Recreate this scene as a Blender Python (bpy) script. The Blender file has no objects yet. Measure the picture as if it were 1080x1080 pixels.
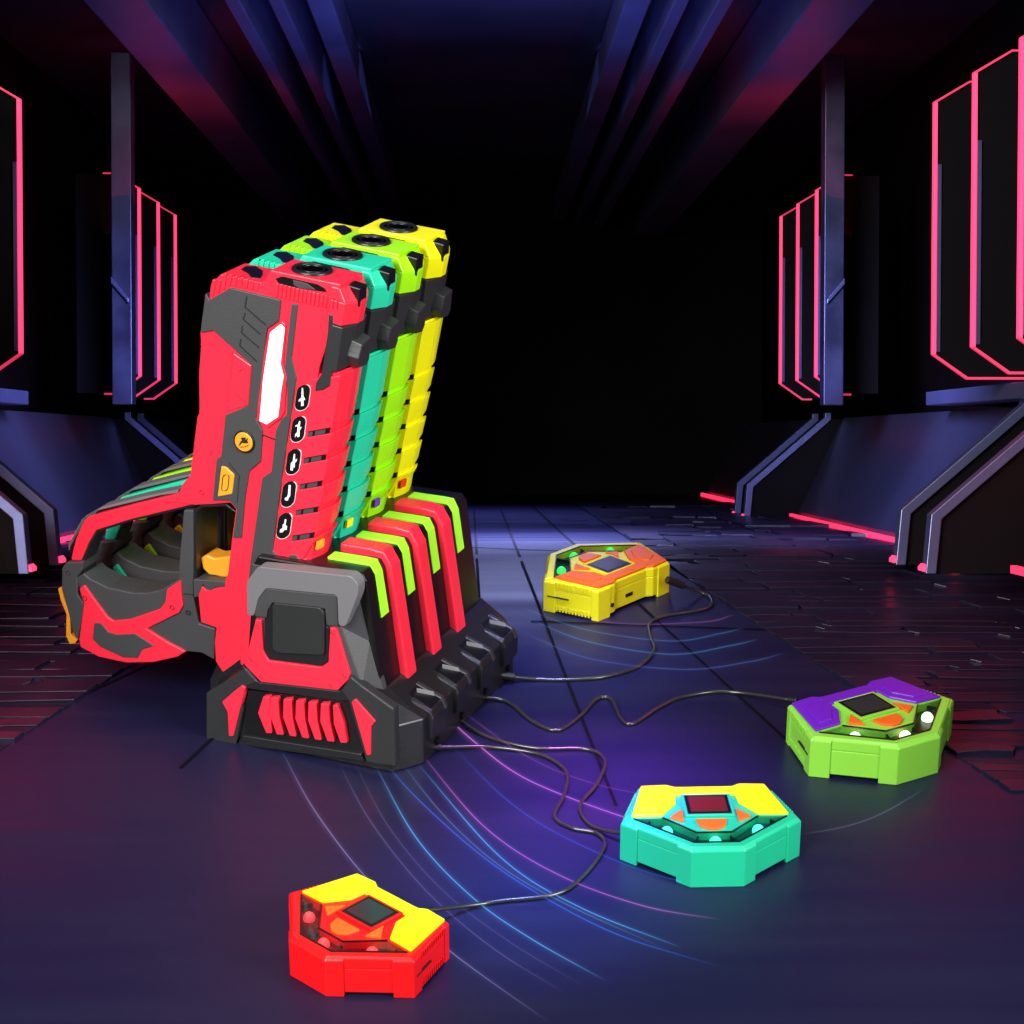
import bpy, bmesh, math, random
from mathutils import Vector, Matrix
random.seed(7)
sc = bpy.context.scene
S = 0.6                                   # metres per layout unit (camera stands 0.6 m above the floor)
F = 2200.0; PITCH = math.radians(20.939)
cp, sp = math.cos(PITCH), math.sin(PITCH)
# ------------------------------------------------------------------ camera, world, lights
cam = bpy.data.cameras.new('camera'); camo = bpy.data.objects.new('camera', cam)
sc.collection.objects.link(camo); sc.camera = camo
camo.location = (0, 0, S); camo.rotation_euler = (math.pi/2-PITCH, 0, 0)
cam.sensor_width = 36; cam.lens = 36*F/1080; cam.clip_start = .02; cam.clip_end = 60
w = bpy.data.worlds.new('World'); sc.world = w; w.use_nodes = True
w.node_tree.nodes['Background'].inputs[0].default_value = (.30, .32, .55, 1)
w.node_tree.nodes['Background'].inputs[1].default_value = .02
sc.view_settings.view_transform = 'Standard'; sc.view_settings.look = 'None'
sc.view_settings.exposure = 0; sc.view_settings.gamma = 1

def area(name, loc, aim, size, power, col, spread=180, sy=None):
    l = bpy.data.lights.new(name, 'AREA'); l.size = size*S; l.energy = power; l.color = col
    if sy: l.shape = 'RECTANGLE'; l.size_y = sy*S
    l.spread = math.radians(spread)
    o = bpy.data.objects.new(name, l); sc.collection.objects.link(o)
    o.location = Vector(loc)*S
    d = Vector(aim)-Vector(loc); o.rotation_euler = d.to_track_quat('-Z', 'Y').to_euler()
    return o
area('key_softbox', (-1.15, .35, 1.35), (-.15, 1.9, .22), 1.1, 5.9, (1, .99, .96), 75)
area('fill_softbox', (1.35, .9, .95), (-.05, 1.95, .20), .9, 3.1, (1, .99, .97), 70)
area('top_softbox', (.15, 1.75, 2.0), (.1, 1.9, 0), 1.3, 1.3, (1, 1, .98), 90)

# ------------------------------------------------------------------ pixel / plane helpers
def ray(px, py):
    x = (px-540)/F; y = (540-py)/F
    return Vector((x, cp+y*sp, -sp+y*cp))
CAM = Vector((0, 0, 1))
OX, OY, YAW = -.1009, 1.8675, -.3973      # dock: front right corner of its footprint, and its turn
cu, su = math.cos(YAW), math.sin(YAW)
def to_local(P): return Vector(((P.x-OX)*cu+(P.y-OY)*su, -(P.x-OX)*su+(P.y-OY)*cu, P.z))
def lray(px, py):
    a = to_local(CAM); return a, to_local(CAM+ray(px, py))-a
def on_v(px, py, v): a, d = lray(px, py); p = a+d*((v-a.y)/d.y); return (p.x, p.z)
def on_u(px, py, u): a, d = lray(px, py); p = a+d*((u-a.x)/d.x); return (p.y, p.z)
def on_pl(px, py, P0, N): a, d = lray(px, py); P0 = Vector(P0); N = Vector(N); return a+d*((P0-a).dot(N)/d.dot(N))
def ground(px, py, z=0): r = ray(px, py); t = (z-1)/r.z; return Vector((r.x*t, r.y*t, z))
ZO = {0: (0, 0, 1), 1: (205, 235, .18519), 2: (205, 400, .18519), 3: (50, 500, .18519), 4: (195, 580, .22222), 5: (355, 520, .27778), 6: (130, 440, .12963)}
def Z(n, x, y): o = ZO[n]; return o[0]+x*o[2], o[1]+y*o[2]
def TR(v, *seq):
    """seq: zoom number followed by (x, y) tuples, any number of times -> list of (u, z) on plane v"""
    out = []; n = 0
    for q in seq:
        if isinstance(q, int): n = q
        else: out.append(on_v(*Z(n, *q), v))
    return out
# corridor frame (its floor slopes down away from the dock)
wr = ray(505, 465).normalized(); cup = Vector((0, sp, cp)); rr = wr.cross(cup).normalized(); ur = rr.cross(wr)
def RW(X, Y, Zd): return CAM+rr*X+ur*Y+wr*Zd
g0 = ground(505, 588)-CAM; B = -g0.dot(ur); ZC = g0.dot(wr)      # corridor floor height and the crease
def floor_pt(px, py, lift=0):
    g = ground(px, py, lift)
    if (g-CAM).dot(wr) <= ZC: return g
    r = ray(px, py); t = (-B+lift)/r.dot(ur); return CAM+r*t

# ------------------------------------------------------------------ materials
def lin(c): return tuple(((x/255/12.92) if x/255 <= .04045 else ((x/255+.055)/1.055)**2.4) for x in c)
def mat(name, col, rough=.4, metal=0, emit=0, ecol=None, bump=0, bscale=60, var=0, spec=.5, alpha=1, trans=0, vscale=14):
    m = bpy.data.materials.new(name); m.use_nodes = True; nt = m.node_tree; b = nt.nodes['Principled BSDF']
    b.inputs['Base Color'].default_value = (*col, 1); b.inputs['Roughness'].default_value = rough
    b.inputs['Metallic'].default_value = metal; b.inputs['Specular IOR Level'].default_value = spec
    b.inputs['Alpha'].default_value = alpha; b.inputs['Transmission Weight'].default_value = trans
    if emit: b.inputs['Emission Color'].default_value = (*(ecol or col), 1); b.inputs['Emission Strength'].default_value = emit
    if bump or var:
        tc = nt.nodes.new('ShaderNodeTexCoord')
        n = nt.nodes.new('ShaderNodeTexNoise'); n.inputs['Scale'].default_value = bscale; n.inputs['Detail'].default_value = 5
        nt.links.new(tc.outputs['Object'], n.inputs['Vector'])
        if bump:
            bp = nt.nodes.new('ShaderNodeBump'); bp.inputs['Strength'].default_value = bump; bp.inputs['Distance'].default_value = .001
            nt.links.new(n.outputs['Fac'], bp.inputs['Height']); nt.links.new(bp.outputs['Normal'], b.inputs['Normal'])
        if var:
            n2 = nt.nodes.new('ShaderNodeTexNoise'); n2.inputs['Scale'].default_value = vscale; n2.inputs['Detail'].default_value = 6
            nt.links.new(tc.outputs['Object'], n2.inputs['Vector'])
            mx = nt.nodes.new('ShaderNodeMix'); mx.data_type = 'RGBA'
            mx.inputs[6].default_value = (*[c*(1-var) for c in col], 1); mx.inputs[7].default_value = (*[min(1, c*(1+var)) for c in col], 1)
            nt.links.new(n2.outputs['Fac'], mx.inputs[0]); nt.links.new(mx.outputs[2], b.inputs['Base Color'])
            mr = nt.nodes.new('ShaderNodeMapRange'); mr.inputs[3].default_value = max(.02, rough*(1-var)); mr.inputs[4].default_value = min(1, rough*(1+var))
            nt.links.new(n2.outputs['Fac'], mr.inputs[0]); nt.links.new(mr.outputs[0], b.inputs['Roughness'])
    return m
def plastic(name, col, rough=.34): return mat(name, col, rough, bump=.12, bscale=900, var=.04, vscale=20)
RED = plastic('red_plastic', (.88, .022, .050)); TEAL = plastic('teal_plastic', (.018, .60, .35)); LIME = plastic('lime_plastic', (.36, .86, .006)); YEL = plastic('yellow_plastic', (.92, .88, .004))
PODRED = plastic('pod_red_plastic', (.80, .006, .008)); PODTEAL = plastic('pod_teal_plastic', (.012, .46, .25)); PODLIME = plastic('pod_lime_plastic', (.24, .62, .055)); PODYEL = plastic('pod_yellow_plastic', (.80, .74, .010))
ORANGE = plastic('orange_plastic', (.87, .33, .02)); DORANGE = plastic('deep_orange_plastic', (.80, .13, .012)); PURPLE = plastic('purple_plastic', (.14, .014, .48)); CANARY = plastic('canary_plastic', (.90, .82, .006))
STRIP = plastic('strip_lime_plastic', (.36, .90, .03), .35)
GREY = mat('charcoal_plastic', (.046, .046, .049), .5, bump=.15, bscale=900, var=.06)
LEG = mat('slate_plastic', (.021, .022, .024), .40, bump=.15, bscale=900, var=.08)
DARK = mat('black_plastic', (.010, .010, .012), .32, bump=.15, bscale=900, var=.1)
WORN = mat('worn_dark_steel', (.055, .060, .13), .42, metal=.6, bump=.6, bscale=25, var=.75, vscale=22)
BLACK = mat('gloss_black_plastic', (.004, .004, .005), .3)
CAP = mat('grey_plastic', (.15, .145, .155), .45, bump=.12, bscale=900, var=.04)
LINE = mat('panel_line_black', (.006, .006, .007), .6)
REDLINE = mat('dark_red_line', (.30, .004, .012), .6)
WHITE = mat('white_print', (.82, .82, .82), .5)
LIGHTBAR = mat('lit_white_bar', (.9, .9, .9), .4, emit=1.1, ecol=(1, 1, 1))
SCREEN = mat('dark_screen_glass', (.028, .028, .03), .12)
REDSCREEN = mat('dark_red_screen_glass', (.10, .012, .014), .12)
CABLE = mat('black_rubber', (.02, .02, .02), .22, spec=.8)
NEON = mat('neon_pink_tube', (.9, .05, .12), .4, emit=2.4, ecol=(1, .032, .105))
NEOND = mat('neon_pink_dim_tube', (.6, .05, .12), .4, emit=.65, ecol=(1, .04, .13))
NEONR = mat('neon_red_strip', (.9, .03, .06), .4, emit=2.2, ecol=(1, .02, .07))
STEEL = mat('blued_steel', (.13, .145, .30), .38, metal=.7, bump=.3, bscale=40, var=.3, vscale=9)
PANEL = mat('dark_scuffed_metal', (.030, .032, .060), .42, metal=.4, bump=.5, bscale=30, var=.45, vscale=5)
BLK = mat('black_wall', (.0016, .0010, .0020), .7, var=.5, vscale=4, spec=.12)
TILE = mat('dark_slab', (.013, .010, .028), .33, metal=.2, bump=.6, bscale=35, var=.5, vscale=9)

# ------------------------------------------------------------------ mesh helpers
def finish(name, bm, m, parent=None, origin=Vector((0, 0, 0)), bevel=0, smooth=False):
    for v in bm.verts: v.co = (v.co-origin)*S
    bmesh.ops.recalc_face_normals(bm, faces=bm.faces)
    me = bpy.data.meshes.new(name); bm.to_mesh(me); bm.free()
    if smooth: me.polygons.foreach_set('use_smooth', [True]*len(me.polygons))
    me.materials.append(m)
    o = bpy.data.objects.new(name, me); sc.collection.objects.link(o)
    if parent: o.parent = parent
    if bevel:
        md = o.modifiers.new('bevel', 'BEVEL'); md.width = bevel*S; md.segments = 2; md.limit_method = 'ANGLE'; md.angle_limit = math.radians(28)
    return o
def empty(name, loc, rz, label, cat, group=None):
    o = bpy.data.objects.new(name, None); sc.collection.objects.link(o); o.empty_display_size = .02
    o.location = Vector(loc)*S; o.rotation_euler = (0, 0, rz); o['label'] = label; o['category'] = cat
    if group: o['group'] = group
    return o
def tag(o, label, cat, group=None):
    o['label'] = label; o['category'] = cat
    if group: o['group'] = group
    return o
def rings(bm, loops, cap0=True, cap1=True):
    L = [[bm.verts.new(p) for p in lp] for lp in loops]; n = len(L[0])
    for a, b in zip(L, L[1:]):
        for i in range(n):
            j = (i+1) % n
            try: bm.faces.new((a[i], a[j], b[j], b[i]))
            except ValueError: pass
    if cap0: bm.faces.new(L[0][::-1])
    if cap1: bm.faces.new(L[-1])
    return L
def prism_v(bm, poly, v0, v1): rings(bm, [[(x, v0, z) for x, z in poly], [(x, v1, z) for x, z in poly]])
def prism_z(bm, poly, z0, z1, k=1): rings(bm, [[(x, y, z0) for x, y in poly], [(x*k, y*k, z1) for x, y in poly]])
def box(bm, c, s, M=None):
    r = bmesh.ops.create_cube(bm, size=1); mm = Matrix.Translation(Vector(c)) @ (M or Matrix.Identity(4)) @ Matrix.Diagonal((*s, 1))
    bmesh.ops.transform(bm, matrix=mm, verts=r['verts']); return r['verts']
def hexa(bm, a, b):   # loft two equal loops
    rings(bm, [a, b])
def cyl(bm, c, axis, r, h, n=40, r2=None):
    r_ = bmesh.ops.create_cone(bm, cap_ends=True, segments=n, radius1=r, radius2=r if r2 is None else r2, depth=h)
    q = Vector(axis).to_track_quat('Z', 'Y').to_matrix().to_4x4()
    bmesh.ops.transform(bm, matrix=Matrix.Translation(Vector(c)) @ q, verts=r_['verts'])
def torus(bm, c, axis, R, r, n=48, m=12):
    q = Vector(axis).to_track_quat('Z', 'Y').to_matrix(); loops = []
    for i in range(n):
        a = 2*math.pi*i/n; lp = []
        for j in range(m):
            b = 2*math.pi*j/m
            lp.append(Vector(c)+q @ Vector(((R+r*math.cos(b))*math.cos(a), (R+r*math.cos(b))*math.sin(a), r*math.sin(b))))
        loops.append([bm.verts.new(p) for p in lp])
    for i in range(n):
        A, Bq = loops[i], loops[(i+1) % n]
        for j in range(m): k = (j+1) % m; bm.faces.new((A[j], A[k], Bq[k], Bq[j]))
def arc_round(poly, r, n=4):
    """round the corners of a 2-D polygon"""
    out = []; N = len(poly)
    for i in range(N):
        p = Vector(poly[i]); a = Vector(poly[i-1])-p; b = Vector(poly[(i+1) % N])-p
        d = min(r, a.length*.45, b.length*.45); a = p+a.normalized()*d; b = p+b.normalized()*d
        for k in range(n+1):
            t = k/n; out.append(tuple(a*(1-t)**2+p*2*t*(1-t)+b*t*t))
    return out
def spline(pts, n=10):
    P = [Vector(p) for p in pts]; P = [P[0]*2-P[1]]+P+[P[-1]*2-P[-2]]; out = []
    for i in range(1, len(P)-2):
        for k in range(n):
            t = k/n
            out.append(.5*((2*P[i])+(P[i+1]-P[i-1])*t+(2*P[i-1]-5*P[i]+4*P[i+1]-P[i+2])*t*t+(3*P[i]-P[i-1]-3*P[i+1]+P[i+2])*t**3))
    out.append(P[-2]); return out
def tube(bm, pts, r, m=10):
    loops = []; n = len(pts)
    for i, p in enumerate(pts):
        d = (pts[min(i+1, n-1)]-pts[max(i-1, 0)]).normalized(); s_ = d.cross(Vector((0, 0, 1))).normalized(); t = s_.cross(d)
        rad = r(i/(n-1)) if callable(r) else r
        loops.append([p+(s_*math.cos(2*math.pi*j/m)+t*math.sin(2*math.pi*j/m))*rad for j in range(m)])
    rings(bm, loops)
def struct(name, bm, m, bevel=0):
    o = finish(name, bm, m, bevel=bevel); o['kind'] = 'structure'; return o

# ================================================================== SETTING: floor, corridor
def floor_material():
    m = mat('dark_blue_floor', (.0078, .0078, .034), .36, bump=.25, bscale=14, var=.0, spec=.32)
    nt = m.node_tree; b = nt.nodes['Principled BSDF']
    tc = nt.nodes.new('ShaderNodeTexCoord'); mp = nt.nodes.new('ShaderNodeMapping'); mp.inputs['Scale'].default_value = (3, 30, 3)
    n = nt.nodes.new('ShaderNodeTexNoise'); n.inputs['Scale'].default_value = 1.2; n.inputs['Detail'].default_value = 7
    mr = nt.nodes.new('ShaderNodeMapRange'); mr.inputs[1].default_value = .3; mr.inputs[2].default_value = .7; mr.inputs[3].default_value = .30; mr.inputs[4].default_value = .50
    nt.links.new(tc.outputs['Object'], mp.inputs[0]); nt.links.new(mp.outputs[0], n.inputs['Vector']); nt.links.new(n.outputs['Fac'], mr.inputs[0]); nt.links.new(mr.outputs[0], b.inputs['Roughness'])
    return m
FLOOR = floor_material()
bm = bmesh.new()
yc = ground(505, 588).y
X0 = 6
a = [bm.verts.new(p) for p in ((-X0, -1.5, 0), (X0, -1.5, 0), (X0, yc, 0), (-X0, yc, 0))]
c1 = RW(X0, -B, 6.2); c2 = RW(-X0, -B, 6.2)
b_ = [bm.verts.new(c1), bm.verts.new(c2)]
def strip(p, q): bm.faces.new((p[0], p[1], q[1], q[0]))
n1, n2 = Vector((0, 0, 1)), ur.copy(); rows = [((-1.5), n1)]
lines = [([(-X0, -1.5, 0), (X0, -1.5, 0)], n1)]
T_ = .17
rdir = wr-ur*wr.dot(ur); rdir.normalize()
for k in range(-5, 6):
    t = k/5; P = Vector((0, yc+t*T_, 0)) if t <= 0 else Vector((0, yc, 0))+Vector((0, wr.y, wr.z)).normalized()*t*T_
    f = (t+1)/2; f = f*f*(3-2*f); lines.append(([(-X0, P.y, P.z), (X0, P.y, P.z)], (n1*(1-f)+n2*f).normalized()))
for v in a: bm.verts.remove(v)
for v in b_: bm.verts.remove(v)
lines.append(([tuple(c2), tuple(c1)], n2)); V_ = [[bm.verts.new(p) for p in l[0]] for l in lines]
for p, q in zip(V_, V_[1:]): strip(p, q)
fo_ = finish('floor', bm, FLOOR, smooth=True); fo_['kind'] = 'structure'
fo_.data.normals_split_custom_set_from_vertices([tuple(l[1]) for l in lines for _ in (0, 1)])
if fo_.data.polygons[0].normal.z < 0: fo_.data.flip_normals()
# joints cut across the floor
def ribbon(bm, pts, wd, lift, n=14, taper=False):
    P = [floor_pt(*p, lift) for p in spline2(pts, n)]
    prev = None; N = len(P)
    for i, p in enumerate(P):
        d = P[min(i+1, N-1)]-P[max(i-1, 0)]; s_ = Vector((d.y, -d.x, 0)).normalized()
        q = wd/2*((math.sin(math.pi*min(max(i/(N-1), .02), .98))**.5) if taper else 1)
        a, b = bm.verts.new(p-s_*q), bm.verts.new(p+s_*q)
        if prev: bm.faces.new((prev[0], prev[1], b, a))
        prev = (a, b)
def spline2(pts, n):
    return [(v.x, v.y) for v in spline([(p[0], p[1], 0) for p in pts], n)]
bm = bmesh.new()
for pts in ([(529, 538), (563, 625), (607, 740), (650, 850)], [(566, 537), (580, 550), (773, 728), (860, 808)], [(500, 538), (506, 640)],
            [(0, 772), (100, 727), (215, 674)], [(190, 810), (260, 745)], [(495, 577), (560, 580), (690, 584)], [(560, 655), (700, 660), (812, 664)], [(590, 548), (620, 549)], [(500, 552), (620, 553)]):
    ribbon(bm, pts, .0035, .0010, 12)
struct('floor_joints', bm, mat('joint_black', (.0015, .0015, .004), .8, spec=.1))
# slab paving on either side of the middle lane
def paving(side):
    bm = bmesh.new(); rnd = random.Random(3 if side > 0 else 5)
    z = .80; row = 0
    while z < 4.9:
        dz = rnd.uniform(.09, .15)*(z/2.6)**1.5
        x = .222 if side > 0 else .226; x += rnd.uniform(0, .02)*0
        first = True
        while x < .70:
            wd = rnd.uniform(.06, .17)*(1 if not first else rnd.uniform(.4, 1)); first = False
            g = .0022; k = rnd.uniform(-.022, .022)*(z/2); lift = rnd.uniform(.0015, .0055)
            pts = [(x+g, z+g), (x+wd*.5, z+g+k*.5), (x+wd-g, z+g), (x+wd-g+k*.4, z+dz*.5), (x+wd-g, z+dz-g), (x+wd*.5, z+dz-g+k), (x+g, z+dz-g), (x+g-k*.3 if not x < .24 else x+g, z+dz*.5)]
            lo = []; hi = []
            tx, tz = rnd.uniform(-.002, .002), rnd.uniform(-.002, .002)
            ok = True
            for X, Zd in pts:
                r = (rr*(side*X)+ur*(-B)+wr*Zd); px = 540+F*r.dot(Vector((1, 0, 0)))/r.dot(Vector((0, cp, -sp))); py = 540-F*r.dot(cup)/r.dot(Vector((0, cp, -sp)))
                if py > 1500 or px < -260 or px > 1340: ok = False; break
                p0 = floor_pt(px, py, 0)
                nrm = Vector((0, 0, 1)) if Zd < ZC else ur
                lo.append(p0-nrm*.002); hi.append(p0+nrm*(lift+tx*(X-x)/wd+tz*(Zd-z)/dz))
            if ok: hexa(bm, lo, hi)
            x += wd
        z += dz; row += 1
    struct('side_paving', bm, TILE, bevel=.0008)
paving(1); paving(-1)
# corridor walls, end wall, ceiling
def quad_box(name, X0, X1, Y0, Y1, Z0, Z1, m, st=True, parent=None, bevel=0, bmm=None):
    bm = bmm or bmesh.new()
    rings(bm, [[RW(X, Y, z) for X, Y in ((X0, Y0), (X1, Y0), (X1, Y1), (X0, Y1))] for z in (Z0, Z1)])
    if bmm: return
    return struct(name, bm, m, bevel) if st else finish(name, bm, m, parent, bevel=bevel)
for s_, nm in ((-1, 'wall_left'), (1, 'wall_right')):
    bm = bmesh.new(); xs = sorted((s_*.78, s_*.84)); quad_box('', xs[0], xs[1], -.3, .70, 1.6, 6.0, None, bmm=bm); struct(nm, bm, BLK)
bm = bmesh.new(); quad_box('', -.85, .85, -.3, .70, 5.75, 5.85, None, bmm=bm); struct('wall_far', bm, BLK)
bm = bmesh.new(); quad_box('', -.85, .85, .66, .72, 2.4, 6.0, None, bmm=bm); struct('ceiling', bm, PANEL)
for s_ in (-1, 1):
    for k, (x0, x1) in enumerate(((.20, .235), (.26, .28), (.31, .33), (.42, .50))):
        bm = bmesh.new(); xs = sorted((s_*x0, s_*x1)); quad_box('', xs[0], xs[1], .60-.015*k, .655, 2.45, 5.7, None, bmm=bm)
        o = finish('ceiling_rail', bm, STEEL, bevel=.002)
        tag(o, ['slim steel ceiling rail nearest the middle of the corridor', 'thin steel ceiling rail, second from the middle', 'thin steel ceiling rail, third from the middle', 'broad steel ceiling rail next to the wall'][k]+(' on the right' if s_ > 0 else ' on the left'), 'rail', 'rails along the corridor ceiling')
SIDE = {1: 'right', -1: 'left'}
def prof(bm, poly, s_, z0, z1): rings(bm, [[RW(s_*X, Y, z) for X, Y in poly] for z in (z0, z1)])
# sloped foot panels between the ribs, ledge above them
for s_ in (-1, 1):
    for z0, z1, dn in ((2.60, 4.00, 'near'), (4.25, 5.6, 'far'), (2.12, 2.33, 'nearest')):
        bm = bmesh.new(); prof(bm, [(.615, -B-.02), (.615, -B+.012), (.70, .045), (.79, .045), (.79, -B-.02)], s_, z0, z1)
        o = finish('slope_panel', bm, PANEL, bevel=.002); tag(o, f'dark scuffed metal slope at the foot of the {SIDE[s_]} wall, {dn} bay', 'wall panel', 'sloping panels along the walls')
        bm = bmesh.new(); prof(bm, [(.597, -B), (.597, -B+.0085), (.603, -B+.0085), (.603, -B)], s_, z0, z1)
        o = finish('floor_neon', bm, NEONR); tag(o, f'thin glowing red line along the {SIDE[s_]} floor edge, {dn} bay', 'neon strip', 'red neon lines at the floor edges')
    bm = bmesh.new(); prof(bm, [(.655, .052), (.655, .072), (.78, .078), (.78, .05)], s_, 1.7, 3.05)
    o = finish('wall_ledge', bm, STEEL, bevel=.0015); tag(o, f'narrow steel ledge under the neon fins on the {SIDE[s_]}', 'ledge', 'steel ledges on the corridor walls')
# ribs
def rib(s_, z, dn):
    r = empty('wall_rib', RW(s_*.52, -B, z), 0, f'bent steel rib on the {SIDE[s_]} wall, {dn}', 'wall rib', 'bent steel ribs in pairs')
    org = RW(s_*.52, -B, z)
    line = [(.512, -B-.004), (.518, -.084), (.668, .046), (.668, .055)]
    bm = bmesh.new(); poly = line+[(.680, .055), (.680, .041), (.530, -.089), (.524, -B-.004)]
    prof(bm, poly, s_, z-.012, z+.012); finish('edge_strip', bm, STEEL, r, org, bevel=.001)
    bm = bmesh.new(); prof(bm, [(.5245, -B-.004), (.5305, -.089), (.6805, .041), (.779, .041), (.779, -B-.004)], s_, z-.004, z+.008); finish('web', bm, BLK, r, org)
    bm = bmesh.new(); prof(bm, [(.508, -B-.001), (.508, -B+.003), (.5115, -B+.007), (.5115, -B-.001)], s_, z-.014, z+.012); finish('foot_light', bm, NEON, r, org)
    for q in r.children: pass
for s_ in (-1, 1):
    for z, dn in ((2.56, 'far one of the near pair'), (2.39, 'near one of the near pair'), (4.18, 'far one of the far pair'), (4.03, 'near one of the far pair')): rib(s_, z, dn)
# fins with neon edges
ORD = ['closest to the camera', 'middle of its three', 'farthest of its three']
def fin(s_, z, dn, xo=.72):
    xn = xo-.045
    org = RW(s_*.6, .08, z); r = empty('neon_fin', org, 0, f'black wall fin edged in pink neon, {SIDE[s_]} wall, {dn}', 'neon fin', 'neon edged wall fins')
    bm = bmesh.new(); prof(bm, [(.564, .107), (.603, .079), (xo, .079), (xo, .44), (.603, .44), (.564, .416)], s_, z, z+.012); finish('fin_plate', bm, BLK, r, org)
    bm = bmesh.new(); prof(bm, [(.5590, .107), (.5590, .416), (.5630, .416), (.5630, .107)], s_, z-.004, z+.006); finish('neon_tube', bm, NEON, r, org)
    bm = bmesh.new(); prof(bm, [(.5585, .1065), (.5635, .1065), (.603, .079), (xn, .079), (xn, .076), (.602, .076)], s_, z-.003, z+.005); finish('corner_neon', bm, NEOND, r, org)
    bm = bmesh.new(); prof(bm, [(.5585, .4165), (.5635, .4165), (.603, .440), (xn, .440), (xn, .442), (.602, .442)], s_, z-.003, z+.005); finish('corner_neon', bm, NEOND, r, org)
    bm = bmesh.new(); prof(bm, [(.5640, .11), (.5685, .11), (.5685, .34), (.5640, .34)], s_, z-.003, z+.000); finish('steel_trim', bm, STEEL, r, org)
for s_ in (-1, 1):
    for base, gn in ((2.16, 'near group'), (3.47, 'far group')):
        for k in range(3): fin(s_, base+.205*k, f'{gn}, {ORD[k]}', .76 if base < 3 else .665)
    org = RW(s_*.56, .05, 3.36); r = empty('wall_column', org, 0, f'tall blue-grey steel column beside the far neon fins on the {SIDE[s_]}', 'column', 'steel columns by the far fins')
    bm = bmesh.new(); prof(bm, [(.556, .058), (.556, .36), (.556, .62), (.588, .62), (.588, .058)], s_, 3.36, 3.40); finish('column_face', bm, WORN, r, org, bevel=.0015)
    bm = bmesh.new(); prof(bm, [(.560, .22), (.560, .228), (.588, .262), (.588, .252)], s_, 3.352, 3.362); finish('brace', bm, STEEL, r, org, bevel=.001)
# unseen coloured fill lights, added to tint the corridor and floor
def rarea(name, p, aim, size, power, col, spread=120, sy=None): return area(name, RW(*p), RW(*aim), size, power, col, spread, sy)
rarea('corridor_blue_fill', (0, .58, 4.1), (0, -B, 4.0), .5, 2.0, (.30, .36, 1), 70, 1.2)  # added overhead to brighten the far floor
rarea('lane_blue_fill', (.06, .50, 3.35), (.06, -B, 3.15), .35, 3.2, (.42, .46, 1), 60)  # added to put a blue pool on the lane
rarea('left_wall_fill', (-.20, .30, 2.62), (-.70, -.06, 3.2), .25, 1.3, (.35, .38, 1), 70)  # added to tint the left slope panels blue
rarea('right_wall_fill', (.20, .30, 2.62), (.70, -.06, 3.2), .25, 1.3, (.35, .38, 1), 70)  # same added blue tint for the right slopes
for s_ in (-1, 1): rarea('red_side_fill', (s_*.60, .03, 2.35), (s_*.52, -B, 2.38), .2, .10, (1, .02, .06), 110)  # added to strengthen the red neon spill on the paving
for s_ in (-1, 1): rarea('red_ceiling_fill', (s_*.45, .40, 3.4), (s_*.5, .66, 3.5), .3, .16, (1, .03, .05), 140)  # added red tint for the ceiling rails
area('magenta_floor_fill', (.10, 1.86, .60), (.095, 1.84, 0), .10, .34, (.62, .10, 1), 36)  # added for a purple glow on the open floor
area('blue_trail_fill', (.02, 1.66, .55), (.015, 1.655, 0), .08, .24, (.12, .24, .9), 38)  # added for a blue glow around the floor streaks

rarea('ceiling_blue_fill', (0, .15, 3.0), (0, .66, 2.9), .4, .9, (.22, .26, 1), 130)  # added below the ceiling to lift it out of black
area('blue_floor_fill', (.05, 2.12, .62), (.045, 2.17, 0), .08, .20, (.36, .40, 1), 42)  # added to brighten the middle floor
# streaks of light on the floor, drawn as glowing ribbons
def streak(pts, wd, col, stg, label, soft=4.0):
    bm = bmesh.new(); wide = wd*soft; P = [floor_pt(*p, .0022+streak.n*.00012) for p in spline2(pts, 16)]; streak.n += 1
    uvl = bm.loops.layers.uv.new('UVMap'); N = len(P); prev = None
    for i, p in enumerate(P):
        d = P[min(i+1, N-1)]-P[max(i-1, 0)]; s_ = Vector((d.y, -d.x, 0)).normalized()
        cur = (bm.verts.new(p-s_*wide), bm.verts.new(p+s_*wide), i/(N-1))
        if prev:
            f = bm.faces.new((prev[0], prev[1], cur[1], cur[0]))
            for lp, uv in zip(f.loops, ((0, prev[2]), (1, prev[2]), (1, cur[2]), (0, cur[2]))): lp[uvl].uv = uv
        prev = cur
    k = 'streak_%02x%02x%02x_%.2f_%.1f' % (*[int(c*255) for c in col], stg, soft)
    m = bpy.data.materials.get(k) or streak_mat(k, col, stg, soft)
    o = finish('light_streak', bm, m); tag(o, label, 'light line', 'curved streaks of light drawn on the floor')
streak.n = 0
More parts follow.
